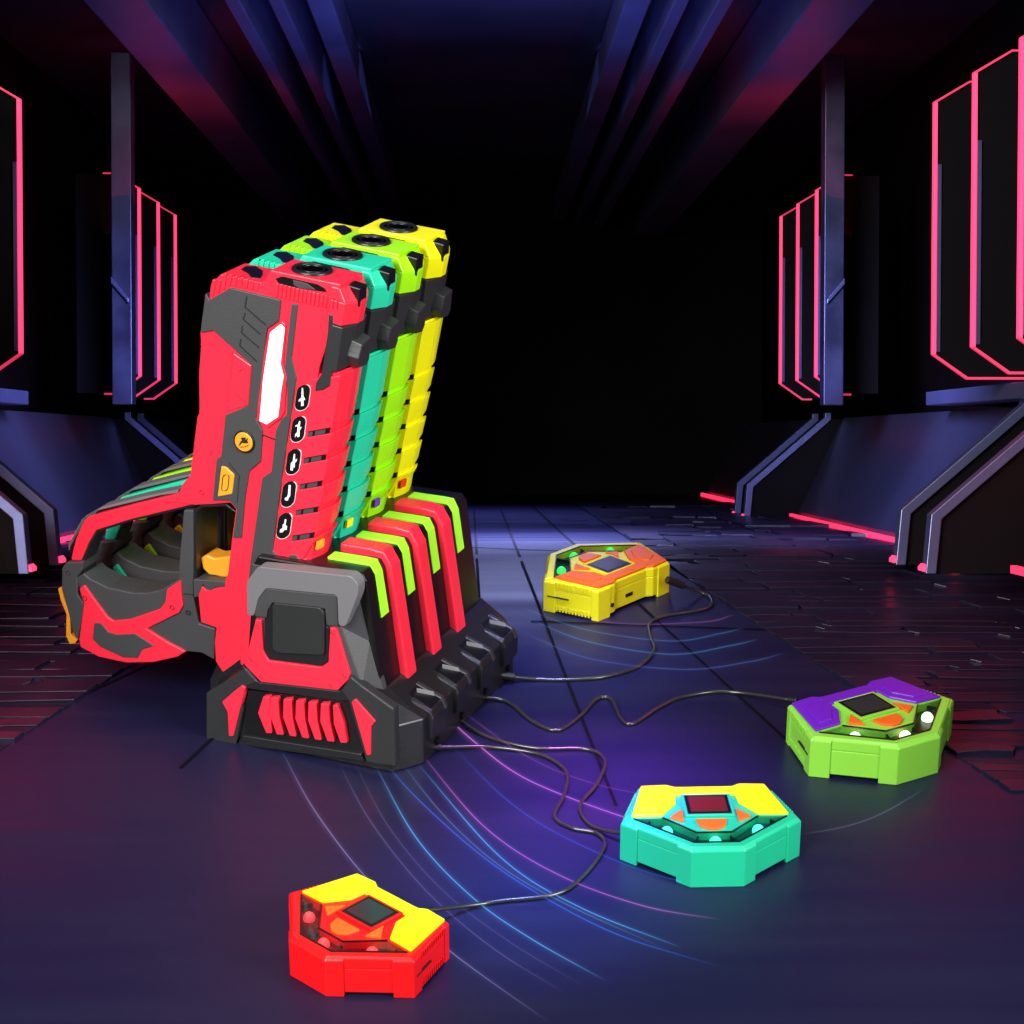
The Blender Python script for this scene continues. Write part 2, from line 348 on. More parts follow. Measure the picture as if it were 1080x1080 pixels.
def streak_mat(name, col, stg, soft):
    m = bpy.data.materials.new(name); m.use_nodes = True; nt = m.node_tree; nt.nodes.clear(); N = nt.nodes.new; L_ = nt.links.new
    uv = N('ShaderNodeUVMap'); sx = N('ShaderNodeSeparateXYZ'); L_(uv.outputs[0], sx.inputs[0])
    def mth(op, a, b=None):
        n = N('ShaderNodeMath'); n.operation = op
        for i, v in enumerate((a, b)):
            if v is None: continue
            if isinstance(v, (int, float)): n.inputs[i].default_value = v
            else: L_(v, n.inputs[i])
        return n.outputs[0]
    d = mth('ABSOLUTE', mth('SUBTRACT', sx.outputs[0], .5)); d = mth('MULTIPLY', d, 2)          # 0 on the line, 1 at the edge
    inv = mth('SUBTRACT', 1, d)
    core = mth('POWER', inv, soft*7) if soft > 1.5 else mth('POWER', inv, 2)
    halo = mth('MULTIPLY', mth('POWER', inv, 2.5), .10 if soft > 1.5 else 0)  # soft glow beside the line, painted as faint emission
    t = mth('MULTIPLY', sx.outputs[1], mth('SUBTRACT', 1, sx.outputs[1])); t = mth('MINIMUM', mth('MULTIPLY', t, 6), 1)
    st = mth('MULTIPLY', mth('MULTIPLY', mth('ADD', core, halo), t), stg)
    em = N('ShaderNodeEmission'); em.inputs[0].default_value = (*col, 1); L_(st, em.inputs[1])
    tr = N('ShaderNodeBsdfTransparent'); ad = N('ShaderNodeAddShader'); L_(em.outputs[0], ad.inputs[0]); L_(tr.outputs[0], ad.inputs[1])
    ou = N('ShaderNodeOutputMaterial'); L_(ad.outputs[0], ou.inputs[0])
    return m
CY = (.10, .45, .95); PK = (.75, .20, .85); LV = (.30, .26, .55); BL = (.03, .16, .75)
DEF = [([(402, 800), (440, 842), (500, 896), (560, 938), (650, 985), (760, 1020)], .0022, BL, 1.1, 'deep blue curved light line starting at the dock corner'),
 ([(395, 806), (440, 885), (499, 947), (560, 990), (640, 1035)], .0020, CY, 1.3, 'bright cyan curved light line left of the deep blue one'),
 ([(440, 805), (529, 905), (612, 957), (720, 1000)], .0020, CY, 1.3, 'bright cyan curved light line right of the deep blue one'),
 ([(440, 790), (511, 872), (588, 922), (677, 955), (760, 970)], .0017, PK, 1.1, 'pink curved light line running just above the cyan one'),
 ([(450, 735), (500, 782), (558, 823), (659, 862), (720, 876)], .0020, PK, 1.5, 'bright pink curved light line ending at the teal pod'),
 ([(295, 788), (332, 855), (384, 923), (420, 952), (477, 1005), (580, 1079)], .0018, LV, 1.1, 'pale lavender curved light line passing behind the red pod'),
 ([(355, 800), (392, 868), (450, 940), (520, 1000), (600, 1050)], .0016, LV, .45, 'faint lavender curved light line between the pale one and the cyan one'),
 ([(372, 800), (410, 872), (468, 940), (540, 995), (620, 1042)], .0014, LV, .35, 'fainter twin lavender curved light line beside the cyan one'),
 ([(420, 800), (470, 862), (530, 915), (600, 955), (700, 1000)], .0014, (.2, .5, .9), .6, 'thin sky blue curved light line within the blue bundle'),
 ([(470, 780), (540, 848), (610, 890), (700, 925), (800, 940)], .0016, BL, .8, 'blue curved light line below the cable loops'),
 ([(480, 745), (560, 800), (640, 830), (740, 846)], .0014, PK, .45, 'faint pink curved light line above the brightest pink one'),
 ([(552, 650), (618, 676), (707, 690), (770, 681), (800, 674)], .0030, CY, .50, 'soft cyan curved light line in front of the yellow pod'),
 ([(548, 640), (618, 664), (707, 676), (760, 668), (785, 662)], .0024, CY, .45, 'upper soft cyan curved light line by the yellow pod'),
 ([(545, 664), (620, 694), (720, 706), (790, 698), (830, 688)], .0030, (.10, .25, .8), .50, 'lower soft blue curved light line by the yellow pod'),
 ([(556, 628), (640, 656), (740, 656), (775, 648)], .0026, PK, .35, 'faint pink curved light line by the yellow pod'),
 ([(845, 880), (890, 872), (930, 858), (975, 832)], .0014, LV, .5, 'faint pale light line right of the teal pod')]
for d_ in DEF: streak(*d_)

# ================================================================== CHARGING DOCK
dock = empty('charging_dock', (OX, OY, 0), YAW, 'black charging dock with red bars and lime strips, holding four toy blasters upright', 'charging dock')
UC = -.1195; L = .295
def dk(name, bm, m, bevel=.0012, parent=None): return finish(name, bm, m, parent or dock, bevel=bevel)
def sym(pts): return pts+[(2*UC-x, z) for x, z in pts[::-1]]
# tower with a slot for each blaster: ribs of the tower between the slots
tw = sym([(UC+.078, .076), (UC+.0635, .196), (UC+.0585, .2045)])
bm = bmesh.new(); prism_v(bm, tw, .020, .268); dk('tower', bm, BLACK, .002)
# base
foot = [(0, .030), (-.022, 0), (2*UC+.022, 0), (2*UC, .030), (2*UC, L-.03), (2*UC+.022, L), (-.022, L), (0, L-.03)]
inner = [(UC+.080, .030), (UC+.076, .018), (UC-.076, .018), (UC-.080, .030), (UC-.080, L-.03), (UC-.076, L-.018), (UC+.076, L-.018), (UC+.080, L-.03)]
bm = bmesh.new(); rings(bm, [[(x, y, .0) for x, y in foot], [(x, y, .050) for x, y in foot], [(x, y, .079) for x, y in inner]]); dk('base', bm, DARK, .0015)
# front frame: pale edged chamfer of the tower front
oF = TR(0.0, 4, (740, 365), (840, 640)); oB = TR(.022, 4, (825, 205), (945, 668))
def mir(p): return (2*UC-p[0], p[1])
pF = [(UC+.045, .150+.02), oF[0], oF[1]]; capF = TR(-.002, 4, (800, 128))[0]
lo = [(UC+.048, .200), (UC+.0475, .150), (UC+.068, .0925)]
lo = [(-.0640, .2045), oF[0], (oF[1][0], oF[1][1])]
hi = [oB[0], ((oB[0][0]+oB[1][0])/2, (oB[0][1]+oB[1][1])/2), oB[1]]
F0 = sym(lo[::-1]); B0 = sym(hi[::-1])
bm = bmesh.new(); rings(bm, [[(x, 0.0, z) for x, z in F0], [(x, .022, z) for x, z in B0], [(x, .030, z) for x, z in B0]]); dk('front_frame', bm, GREY, .0012)
# grey arch cap
V = -.004
bm = bmesh.new(); prism_v(bm, arc_round(TR(V, 4, (296, 312), (293, 150), (345, 80), (790, 125), (822, 165), (820, 215), (762, 365), (728, 360), (722, 215), (385, 182), (345, 235), (328, 314)), .004, 3), V, .012); dk('arch_cap', bm, CAP, .0010)
bm = bmesh.new(); prism_v(bm, TR(-.003, 4, (330, 314), (346, 236), (386, 183), (721, 216), (727, 362), (672, 358), (664, 280), (415, 250), (392, 290), (388, 322)), -.003, .010); dk('arch_inner', bm, GREY, .0008)
# red U shaped plate
bm = bmesh.new(); prism_v(bm, TR(V, 4, (335, 330), (362, 334), (370, 480), (395, 525), (645, 557), (680, 535), (688, 370), (715, 372), (780, 590), (778, 615), (725, 668), (360, 628), (280, 545), (290, 510)), V, .010); o = dk('red_plate', bm, RED, .0012)
for x, y in ((345, 365), (312, 520), (362, 604), (690, 645), (755, 598), (702, 395)):
    p = on_v(*Z(4, x, y), -.004); bm = bmesh.new(); torus(bm, (p[0], -.0042, p[1]), (0, 1, 0), .0018, .00035, 18, 6); dk('plate_screw', bm, REDLINE, 0, o)
# hatch button
bm = bmesh.new(); prism_v(bm, arc_round(TR(-.002, 4, (390, 318), (396, 270), (425, 250), (655, 275), (672, 360), (686, 372), (684, 520), (650, 553), (400, 522), (378, 490), (376, 325)), .004, 3), -.002, .008); hb = dk('hatch_frame', bm, DARK, .001)
bm = bmesh.new(); prism_v(bm, arc_round(TR(-.0060, 4, (415, 252), (640, 275), (658, 300), (658, 500), (440, 490), (415, 470)), .003, 3), -.0060, .004); dk('hatch', bm, mat('satin_black_plastic', (.020, .021, .021), .35), .0015, hb)
# lower frame: legs, crossbar, sill, recess with slats
bm = bmesh.new(); prism_v(bm, TR(-.0060, 4, (100, 680), (235, 600), (285, 560), (345, 628), (270, 655), (262, 700), (275, 760), (240, 930), (100, 910)), -.006, .006); dk('front_leg', bm, LEG, .0015)
bm = bmesh.new(); prism_v(bm, TR(-.0060, 4, (785, 600), (840, 645), (992, 755), (1000, 1028), (935, 1022), (860, 1010), (800, 800), (775, 715), (740, 670)), -.006, .006); dk('front_leg', bm, LEG, .0015)
bm = bmesh.new(); prism_v(bm, TR(-.0050, 4, (270, 545), (350, 628), (730, 669), (790, 610), (800, 720), (720, 715), (330, 665), (280, 655)), -.005, .005); dk('crossbar', bm, DARK, .0012)
bm = bmesh.new(); prism_v(bm, TR(-.0050, 4, (275, 880), (835, 968), (855, 1008), (245, 925)), -.005, .005); dk('sill', bm, DARK, .0012)
bm = bmesh.new(); prism_v(bm, TR(-.0015, 4, (300, 665), (795, 720), (850, 970), (280, 885)), -.0015, .004); dk('grille_recess', bm, BLACK, 0)
tops = [(375, 692, 345, 775, 385, 872, 412, 872), (415, 697, 402, 790, 435, 878, 467, 880), (478, 704, 463, 795, 497, 885, 527, 888), (537, 711, 522, 802, 556, 893, 588, 897), (596, 718, 582, 810, 616, 902, 647, 905), (655, 725, 640, 815, 676, 910, 708, 913), (712, 733, 705, 828, 738, 918, 768, 918)]
for i, t in enumerate(tops):
    x0, y0, x1, y1, x2, y2, x3, y3 = t
    tl = (x0-12, y0+5) if i else (x0-5, y0+5)
    bm = bmesh.new(); prism_v(bm, TR(-.0075, 4, tl, (x0+25 if i < 6 else x0+8, y0+4), (x0+32 if i < 6 else x0+42, y0+95), (x3, y3), (x2, y2), (x1, y1)), -.0075, .003); dk('grille_slat', bm, RED, .0012)
for pts in ([(270, 643), (285, 655), (228, 885), (208, 885), (202, 770), (176, 722), (235, 670)], [(790, 722), (808, 708), (903, 815), (882, 840), (880, 975), (862, 975)]):
    bm = bmesh.new(); prism_v(bm, TR(-.0080, 4, *pts), -.008, .002); dk('red_fin', bm, RED, .0008)
# bars over the tower: a profile swept along the right flank
def band(name, px_v0, wv, m, offs, ztop, ulen, foot_z, tip=0):
    # cross-section polyline (u, z) hugging the tower, thickness offs
    uT = UC+.0585; zT = .2045; uB = UC+.078; zB = .076
    k = (foot_z-zB)/(zT-zB); uF = uB+(uT+.002-uB)*k
    line = [(uT-ulen, zT), (uT-.012, zT), (uT-.004, zT-.002), (uT+.002, zT-.010), (uF, foot_z)]
    t = offs
    top = [(uT-ulen, zT+t), (uT-.012, zT+t), (uT-.001+t*.4, zT+t*.75), (uT+.003+t, zT-.009), (uF+t, foot_z)]
    poly = line+top[::-1]
    poly = [(x-(.004 if 0 < i < 5 else 0), z-(.004 if i < 5 else 0)) for i, (x, z) in enumerate(poly)]
    bm = bmesh.new(); prism_v(bm, poly, px_v0, px_v0+wv); return dk(name, bm, m, .0018 if m is RED else .0006)
D = .0640
for i in range(3): band('red_bar', .0640+.0625*i, .0215, RED, .0085, 0, .046, .0735)
for i in range(4): band('lime_strip', .0400+.0625*i, .0165, STRIP, .0025, 0, .052-.004, .150)
# ports on the right shelf
for i in range(4):
    v0 = .058+.0625*i
    bm = bmesh.new(); lp = lambda v, k: [(-.024, v, .066), (.0035, v, .0555-k), (.0062, v, .0490-k), (.0050, v, .024+k), (-.004, v, .020), (-.024, v, .045)]
    rings(bm, [lp(v0-.019, .002), lp(v0-.014, 0), lp(v0+.014, 0), lp(v0+.019, .002)]); pt = dk('cable_port', bm, DARK, .0010)
    sl = lambda u: .0790-(u+.0395)*.0265/.0395*1.0
    bm = bmesh.new(); zt = lambda u: (.0690-(u+.030)*.40)
    rings(bm, [[(u, v, zt(u)-.006) for u, v in ((-.035, v0-.0120), (.001, v0-.0145), (.001, v0+.0085), (-.034, v0+.0085))], [(u, v, zt(u)+.0012) for u, v in ((-.035, v0-.0120), (.001, v0-.0145), (.001, v0+.0085), (-.034, v0+.0085))]]); dk('port_pit_shade', bm, BLACK, 0, pt)  # black inlay stands in for the shaded hollow of the port
    bm = bmesh.new(); rings(bm, [[(-.026, v0+.0085, .066), (-.026, v0+.0085, .0700), (.003, v0+.0085, .0585), (.0075, v0+.0085, .047), (.004, v0+.0085, .040)], [(-.026, v0+.0150, .066), (-.026, v0+.0150, .0700), (.003, v0+.0150, .0585), (.0075, v0+.0150, .047), (.004, v0+.0150, .040)]]); dk('port_tab', bm, LEG, .001, pt)
    bm = bmesh.new(); rings(bm, [[(-.020, v0-.002, .064), (-.006, v0+.0084, .0625), (-.004, v0+.0084, .0545), (-.018, v0-.002, .056)], [(-.0195, v0-.0025, .0705), (-.0055, v0+.0080, .0645), (-.003, v0+.008, .056), (-.017, v0-.0025, .060)]]); dk('port_ramp', bm, CAP, 0, pt)
    bm = bmesh.new(); cyl(bm, (.001, v0+.0, .014), (1, 0, 0), .0036, .006, 20); dk('cable_socket', bm, BLACK, 0)
# rear left guard, seen behind the front left leg
bm = bmesh.new(); rings(bm, [[(2*UC-.010, .030, 0), (2*UC-.010, .030, .048), (2*UC+.03, .030, .082), (2*UC+.03, .030, 0)], [(2*UC-.010, .060, 0), (2*UC-.010, .060, .070), (2*UC+.03, .060, .082), (2*UC+.03, .060, 0)]]); dk('side_guard', bm, DARK, .0012)

# ================================================================== TOY BLASTERS
A0 = Vector((-.1429, .2226)); TS = Vector((.188, .982)).normalized(); TC = Vector((TS.y, -TS.x))
def C(s, c): p = A0+TS*s+TC*c; return (p.x, p.y)
GUNS = [('red', RED, ORANGE, REDLINE), ('teal', TEAL, CANARY, mat('dark_teal_line', (.004, .20, .12), .6)), ('lime', LIME, PURPLE, mat('dark_lime_line', (.10, .30, .002), .6)), ('yellow', YEL, PODRED, mat('dark_yellow_line', (.35, .30, .002), .6))]
GL = 'upright in the charging dock'
glab = ['red toy blaster, frontmost of four, '+GL, 'teal toy blaster, second from the front, '+GL, 'lime green toy blaster, third from the front, '+GL, 'yellow toy blaster, hindmost of four, '+GL]
GORG = Vector((-.17, .054, .06))
def lw(p): return Vector((OX+cu*p.x-su*p.y, OY+su*p.x+cu*p.y, p.z))
gun = empty('toy_blaster', lw(GORG), YAW, glab[0], 'toy blaster', 'toy blasters standing in the dock')
roles = {}
def gp(name, bm, m, bevel=.0010, parent=None, smooth=False):
    o = finish(name, bm, m, parent or gun, GORG, bevel, smooth)
    roles[o.name] = 'body' if m is RED else 'line' if m is REDLINE else 'tag' if m is ORANGE and name == 'side_tag' else ''
    return o
VM = .0540                               # middle plane of the first blaster
def plate(name, m, vf, *seq, bevel=.0010, rnd=0, parent=None, back=None):
    p = TR(vf, *seq)
    if rnd: p = arc_round(p, rnd, 3)
    bm = bmesh.new(); prism_v(bm, p, vf, (2*VM-vf) if back is None else back); return gp(name, bm, m, bevel, parent)
# main shell
vf = .0300
main = TR(vf, 1, (60, 405), (84, 438), (92, 350), (150, 292), (378, 338), (400, 330), (432, 268), (835, 350))
main += [C(.262, .0115), C(.240, .010), C(.19, .002), C(.10, .000), C(0, .000), C(-.02, .0), C(-.030, .008), C(-.036, .006)]
main += [C(-.16, -.020), C(-.16, -.040)]
main += TR(vf, 4, (190, 598), (145, 530), (140, 440), (148, 370), (75, 345), (55, 145), (100, 190), (180, 175), (203, 110), 2, (213, 905), (235, 740), (205, 705), (120, 712), 3, (837, 178),
           6, (330, 690), (440, 632), (456, 600), (482, 540), (520, 500), (545, 470), (552, 370), (566, 290), (575, 200), (600, 0), 1, (27, 1080), (24, 860), (36, 700), (32, 628), (38, 575))
# serrated back edge comes from small ribs below
bm = bmesh.new(); prism_v(bm, main, vf, 2*VM-vf); shell = gp('shell', bm, RED, .0014)
# serration along the back edge
bm = bmesh.new()
for k in range(16):
    t = k/15; x = 22+(600*.7-0)*0; p = on_v(*Z(1, 30-8*t, 700+380*t), vf); box(bm, (p[0]+.0005, VM, p[1]), (.0035, .040, .0022))
for k in range(10):
    t = k/9; p = on_v(*Z(6, 603-50*t, 10+350*t), vf); box(bm, (p[0]+.0005, VM, p[1]), (.0035, .040, .0022))
gp('grip_serration', bm, RED, .0005)
# ribbed band under the muzzle
bm = bmesh.new()
def rib_line(x0, y0, x1, y1): # vertical rib between two points of zoom 1
    a = on_v(*Z(1, x0, y0), .0285); b = on_v(*Z(1, x1, y1), .0285); return a, b
for k in range(9):
    t = k/8; a, b = rib_line(112+245*t, 325-5*t+ (-35 if k > 1 else 0)+75*max(0, t-.3), 96+255*t, 418-60*min(1, t*2.5)+ 28*max(0, t-.4)/.6)
    M_ = Vector((b[0]-a[0], b[1]-a[1])); w_ = .0020
    prism_v(bm, [(a[0]-w_, a[1]), (a[0]+w_, a[1]), (b[0]+w_, b[1]), (b[0]-w_, b[1])], .0285, .034)
for k in range(16):
    t = k/15; a, b = rib_line(470+350*t, 345+85*t, 462+350*t, 425+75*t); w_ = .0016
    prism_v(bm, [(a[0]-w_, a[1]), (a[0]+w_, a[1]), (b[0]+w_, b[1]), (b[0]-w_, b[1])], .0285, .034)
gp('ribbed_band', bm, RED, .0006)
# window in the muzzle block, with the barrel behind it
wnd = plate('muzzle_window', BLACK, .0294, 1, (462, 318), (500, 305), (700, 350), (740, 372), (752, 395), (600, 375), (480, 345), bevel=0, back=.034)
plate('barrel_glimpse', GREY, .0290, 1, (560, 325), (640, 345), (690, 382), (600, 375), (565, 355), bevel=.0004, back=.034, parent=wnd)
plate('cheek_panel', GREY, .0275, 1, (62, 402), (85, 440), (203, 370), (490, 440), (478, 560), (412, 605), (382, 900), 2, (350, 225), (386, 290), (375, 470), (310, 525), (285, 680), (265, 905), (218, 905), (240, 740), (200, 692), (102, 692), (125, 455), (150, 440), (175, 205), (308, 150), 1, (326, 815), (105, 615), (34, 628), (38, 575))
for pts in ([(298, 420), (288, 480), (405, 582)], [(290, 512), (278, 550), (375, 635)], [(272, 588), (268, 625), (368, 712)], [(265, 662), (258, 700), (355, 790)]):
    q = TR(.0270, 1, *pts); bm = bmesh.new(); w_ = .0006
    for a, b in zip(q, q[1:]):
        d = Vector((b[0]-a[0], b[1]-a[1])).normalized(); n = Vector((-d.y, d.x))*w_
        prism_v(bm, [(a[0]-n.x, a[1]-n.y), (b[0]-n.x, b[1]-n.y), (b[0]+n.x, b[1]+n.y), (a[0]+n.x, a[1]+n.y)], .0270, .029)
    gp('groove', bm, LINE, 0)
plate('back_plate', RED, .0288, 1, (220, 740), (326, 815), (308, 1040), (185, 1075), bevel=.0010)
def stroke(name, m, v, wd, *seq):
    q = TR(v, *seq); bm = bmesh.new()
    for a, b in zip(q, q[1:]):
        d = Vector((b[0]-a[0], b[1]-a[1])).normalized(); n = Vector((-d.y, d.x))*wd/2
        prism_v(bm, [(a[0]-n.x, a[1]-n.y), (b[0]-n.x, b[1]-n.y), (b[0]+n.x, b[1]+n.y), (a[0]+n.x, a[1]+n.y)], v, v+.002)
    return gp(name, bm, m, 0)
stroke('groove', REDLINE, .0283, .0007, 1, (255, 850), (275, 830)); stroke('groove', REDLINE, .0283, .0007, 1, (242, 975), (270, 1008))
stroke('groove', REDLINE, .0295, .0006, 1, (220, 740), (190, 1075))
# light bar and its red surround
plate('light_bar_frame', RED, .0278, 1, (418, 605), (495, 560), (520, 580), (505, 800), (525, 880), (510, 1080), 2, (490, 225), (415, 280), (352, 235), (372, 0), bevel=.0010)
plate('light_bar', LIGHTBAR, .0268, 1, (430, 625), (490, 578), (512, 600), (488, 805), (506, 875), 2, (492, 60), (474, 215), (410, 258), (370, 238), (390, 0), bevel=.0006)
# dark centre stripe
plate('centre_stripe', GREY, .0282, 1, (553, 460), (588, 466), (552, 770), (580, 885), 2, (572, 40), (500, 540), (445, 975), (470, 1020), (520, 1028), (545, 1000), (580, 1000), (612, 1072), 4, (560, 120), (300, 140), (310, 50), 2, (385, 562), (437, 528), (462, 295), (490, 235), (525, 200), (527, 50), 1, (512, 830), (530, 650))
stroke('groove', LINE, .0276, .0006, 2, (387, 318), (455, 345))
# sight bracket and knob on the outer side
def sect(c1, c2, v1=.0290, ch=.0200): return [(-.006, v1), (c1, v1), (c2, v1+ch), (c2, 2*VM-v1-ch), (c1, 2*VM-v1), (-.006, 2*VM-v1)]
def segm(bm, s0, k0, s1, k1, a, b, cmin=-.004, v1=.0290, ch=.0200):
    """piece of the outer shroud from s0+k0*c to s1+k1*c; a, b = (c1, c2) at the lower and upper end"""
    def loop(s, k, ab):
        q = []
        for (c, v) in sect(ab[0], ab[1], v1, ch):
            c = max(c, cmin) if c < 0 else c
            u, z = C(s+k*c, c); q.append((u, v, z))
        return q
    rings(bm, [loop(s0, k0, a), loop(s1, k1, b)])
bm = bmesh.new(); segm(bm, -.030, .52, .182, .42, (.0222, .0276), (.0222, .0276), -.004, .0318, .018); gp('shroud_core', bm, RED, .0005)
PER = .0288; K = .52
for k in range(4):
    s0 = k*PER+.0060
    bm = bmesh.new(); segm(bm, s0, K, s0+PER-.0062, K, (.0236, .0292), (.0250, .0316)); gp('shroud_segment', bm, RED, .0009)
bm = bmesh.new(); segm(bm, 4*PER+.0060, K, .178, .45, (.0240, .0300), (.0250, .0302)); gp('shroud_segment', bm, RED, .0009)
bm = bmesh.new(); segm(bm, -.026, .75, -.0004, K, (.0150, .0230), (.0250, .0316)); gp('shroud_segment', bm, RED, .0009)
bm = bmesh.new(); segm(bm, -.034, .75, -.0262, .75, (.0215, .0265), (.0165, .0215)); gp('shroud_foot', bm, RED, .0006)
for k in range(5):
    s0 = k*PER; bm = bmesh.new()
    for c0, c1_, vv, m_ in ((.0, .0222, .0296, 0),):
        prism_v(bm, [C(s0+K*c0, c0), C(s0+K*c1_, c1_), C(s0+.0060+K*c1_, c1_), C(s0+.0060+K*c0, c0)], .0300, .0345)
    o = gp('shroud_slot', bm, BLACK, 0)
    bm = bmesh.new(); prism_v(bm, [C(s0+.0004+K*.0005, .0005), C(s0+.0004+K*.005, .005), C(s0+.0052+K*.005, .005), C(s0+.0052+K*.0005, .0005)], .0294, .0345)
    prism_v(bm, [C(s0+.0004+K*.0075, .0075), C(s0+.0004+K*.018, .018), C(s0+.0052+K*.018, .018), C(s0+.0052+K*.0075, .0075)], .0296, .0345)
    gp('slot_tooth', bm, GREY, 0, o)
# bracket
bm = bmesh.new(); segm(bm, .184, .40, .2375, .02, (.0205, .0258), (.0205, .0264), .006, .0275); br = gp('sight_bracket', bm, LEG, .001)
plate('bracket_tail', LEG, .0272, 1, (765, 515), (786, 525), (790, 610), (770, 930), (725, 955), (684, 960), (690, 912), (742, 830), bevel=.0012, parent=br)
bm = bmesh.new()
lp = lambda c, i: [tuple((C(s, c)[0], v, C(s, c)[1])) for s, v in ((.194+i, .046+i*.5), (.206, .0405+i*.5), (.222-i, .044+i*.5), (.226-i, .064-i*.5), (.200, .068-i*.5), (.192+i, .064-i*.5))]
rings(bm, [lp(.0235, 0), lp(.0365, .002)]); gp('bracket_knob', bm, LEG, .001, br)
# muzzle cheek
bm = bmesh.new(); segm(bm, .2385, .0, .262, -.0, (.0185, .0268), (.0190, .0275), .002, .0285); segm(bm, .262, 0, .2745, .05, (.0190, .0275), (.0110, .0165), .002, .0285, .0200); gp('muzzle_cheek', bm, RED, .0010)
bm = bmesh.new()
lp = lambda c, i: [(C(s, c)[0], v, C(s, c)[1]) for s, v in ((.252, .050), (.258, .044), (.2755, .042), (.2775, .056), (.262, .060))]
rings(bm, [lp(.013, 0), lp(.0268, .0)]); gp('front_sight', bm, BLACK, .001)
# muzzle ring and bore
mc = C(.2750, -.0305); MC = Vector((mc[0], VM+.0005, mc[1])); AX = Vector((TS.x, 0, TS.y))
# frame of the top face (slightly tipped like the traced front edge)
pA, pB = TR(vf, 1, (432, 268), (835, 350)); tdir = Vector((pB[0]-pA[0], 0, pB[1]-pA[1])).normalized(); AX = Vector((-tdir.z, 0, tdir.x))
Pm = on_pl(*Z(1, 672, 270), (pA[0], vf, pA[1]), AX)
bm = bmesh.new(); torus(bm, Pm+AX*.0004, AX, .0178, .0026); ring = gp('muzzle_ring', bm, DARK, 0, smooth=True)
bm = bmesh.new(); cyl(bm, Pm+AX*.0002, AX, .0168, .0016, 40); bo = gp('bore', bm, mat('bore_black', (.0015, .0015, .002), .9, spec=0), 0, ring)
bm = bmesh.new(); torus(bm, Pm+AX*.0012, AX, .0118, .0012); gp('inner_ring', bm, BLACK, 0, ring, True)
# vent in the back block's top
qA, qB = TR(vf, 1, (150, 292), (378, 338)); td = Vector((qB[0]-qA[0], 0, qB[1]-qA[1])).normalized(); N2 = Vector((-td.z, 0, td.x))
hl = [on_pl(*Z(1, x, y), (qA[0], vf, qA[1]), N2) for x, y in ((268, 268), (290, 250), (350, 250), (388, 275), (388, 298), (372, 318), (325, 312), (305, 288))]
bm = bmesh.new(); rings(bm, [[p-N2*.001 for p in hl], [p+N2*.0006 for p in hl]]); gp('top_vent', bm, BLACK, 0)
# pills with mode icons
PILLS = [(615, 105), (590, 285), (562, 470), (535, 655), (510, 835)]
ICON = [[(-3, -52), (3, -52), (5, -10), (14, 12), (5, 14), (6, 44), (-7, 46), (-6, 18), (-20, 22), (-18, 10), (-5, 0)],
        [(6, -44), (12, -42), (8, -10), (16, -14), (17, -6), (8, 6), (7, 40), (-3, 44), (-4, 30), (-16, 44), (-14, 26), (-4, 16), (-2, -16), (-14, -14), (-12, -22), (0, -26)],
        [(4, -42), (10, -42), (9, -10), (20, -16), (18, -2), (8, 6), (8, 32), (0, 30), (-2, 48), (-14, 46), (-12, 8), (-2, -2)],
        [(2, -50), (12, -50), (9, 10), (0, 22), (-2, 34), (-18, 32), (-18, 20), (-6, 14), (-2, 0)],
        [(4, -36), (12, -34), (8, -2), (16, 2), (14, 22), (2, 22), (-6, 34), (-22, 36), (-20, 20), (-8, 12), (-6, -8), (2, -12)]]
def rrect(cx, cy, hw, hh, skew, r, n=6):
    out = []
    for sx, sy, a0 in ((1, -1, -90), (1, 1, 0), (-1, 1, 90), (-1, -1, 180)):
        for k in range(n+1):
            a = math.radians(a0+90*k/n); x = sx*(hw-r)+r*math.cos(a); y = sy*(hh-r)+r*math.sin(a); out.append((cx+x-skew*y, cy+y-.10*x))
    return out
for i, (x, y) in enumerate(PILLS):
    o = plate('mode_pill_rim', WHITE, .0284, 2, *rrect(x+1.5, y+1.5, 40, 74, .13, 38), bevel=0, back=.033)
    plate('mode_pill', BLACK, .0278, 2, *rrect(x, y, 38, 72, .13, 37), bevel=0, back=.033, parent=o)
    plate('mode_icon', WHITE, .0274, 2, *[(x+a*1.1, y+b*1.05) for a, b in ICON[i]], bevel=0, back=.0300, parent=o)
# round orange button with symbol, capsule button
c_ = on_v(*Z(2, 281, 357), .0255)
bm = bmesh.new(); cyl(bm, (c_[0], .0272, c_[1]), (0, 1, 0), .0118, .0030); gp('button_rim', bm, DARK, .0004)
bm = bmesh.new(); cyl(bm, (c_[0], .0262, c_[1]), (0, 1, 0), .0100, .0032); rb = gp('round_button', bm, ORANGE, .0010)
plate('button_symbol', LINE, .0242, 2, (265, 332), (292, 332), (290, 347), (304, 335), (300, 350), (308, 362), (290, 366), (272, 362), (256, 378), (250, 380), (262, 356), (270, 350), bevel=0, back=.026, parent=rb)
stroke('button_symbol', LINE, .0242, .0007, 2, (258, 386), (285, 386), (308, 376)).parent = rb
cb = plate('capsule_button', ORANGE, .0262, 2, (152, 495), (178, 500), (226, 545), (212, 655), (131, 670), bevel=.0010, back=.03)
P = rrect(176, 590, 18, 46, .10, 17)
for k in (0, 1): stroke('loop_symbol', LINE, .0258, .0008, 2, *(P[2:14] if k == 0 else P[16:28])).parent = cb
stroke('groove', LINE, .0271, .0007, 6, (860, 370), (945, 480), (930, 650), (925, 700))
# screws
for n, x, y, m_ in ((3, 875, 108, REDLINE), (3, 712, 758, REDLINE), (3, 215, 705, REDLINE), (3, 118, 565, LINE), (3, 798, 790, LINE)):
    p = on_v(*Z(n, x, y), .0280); bm = bmesh.new(); torus(bm, (p[0], .0296 if m_ is REDLINE and y < 200 else .0270 if m_ is REDLINE else .0284, p[1]), (0, 1, 0), .0024, .0004, 20, 6); gp('screw', bm, m_, 0)
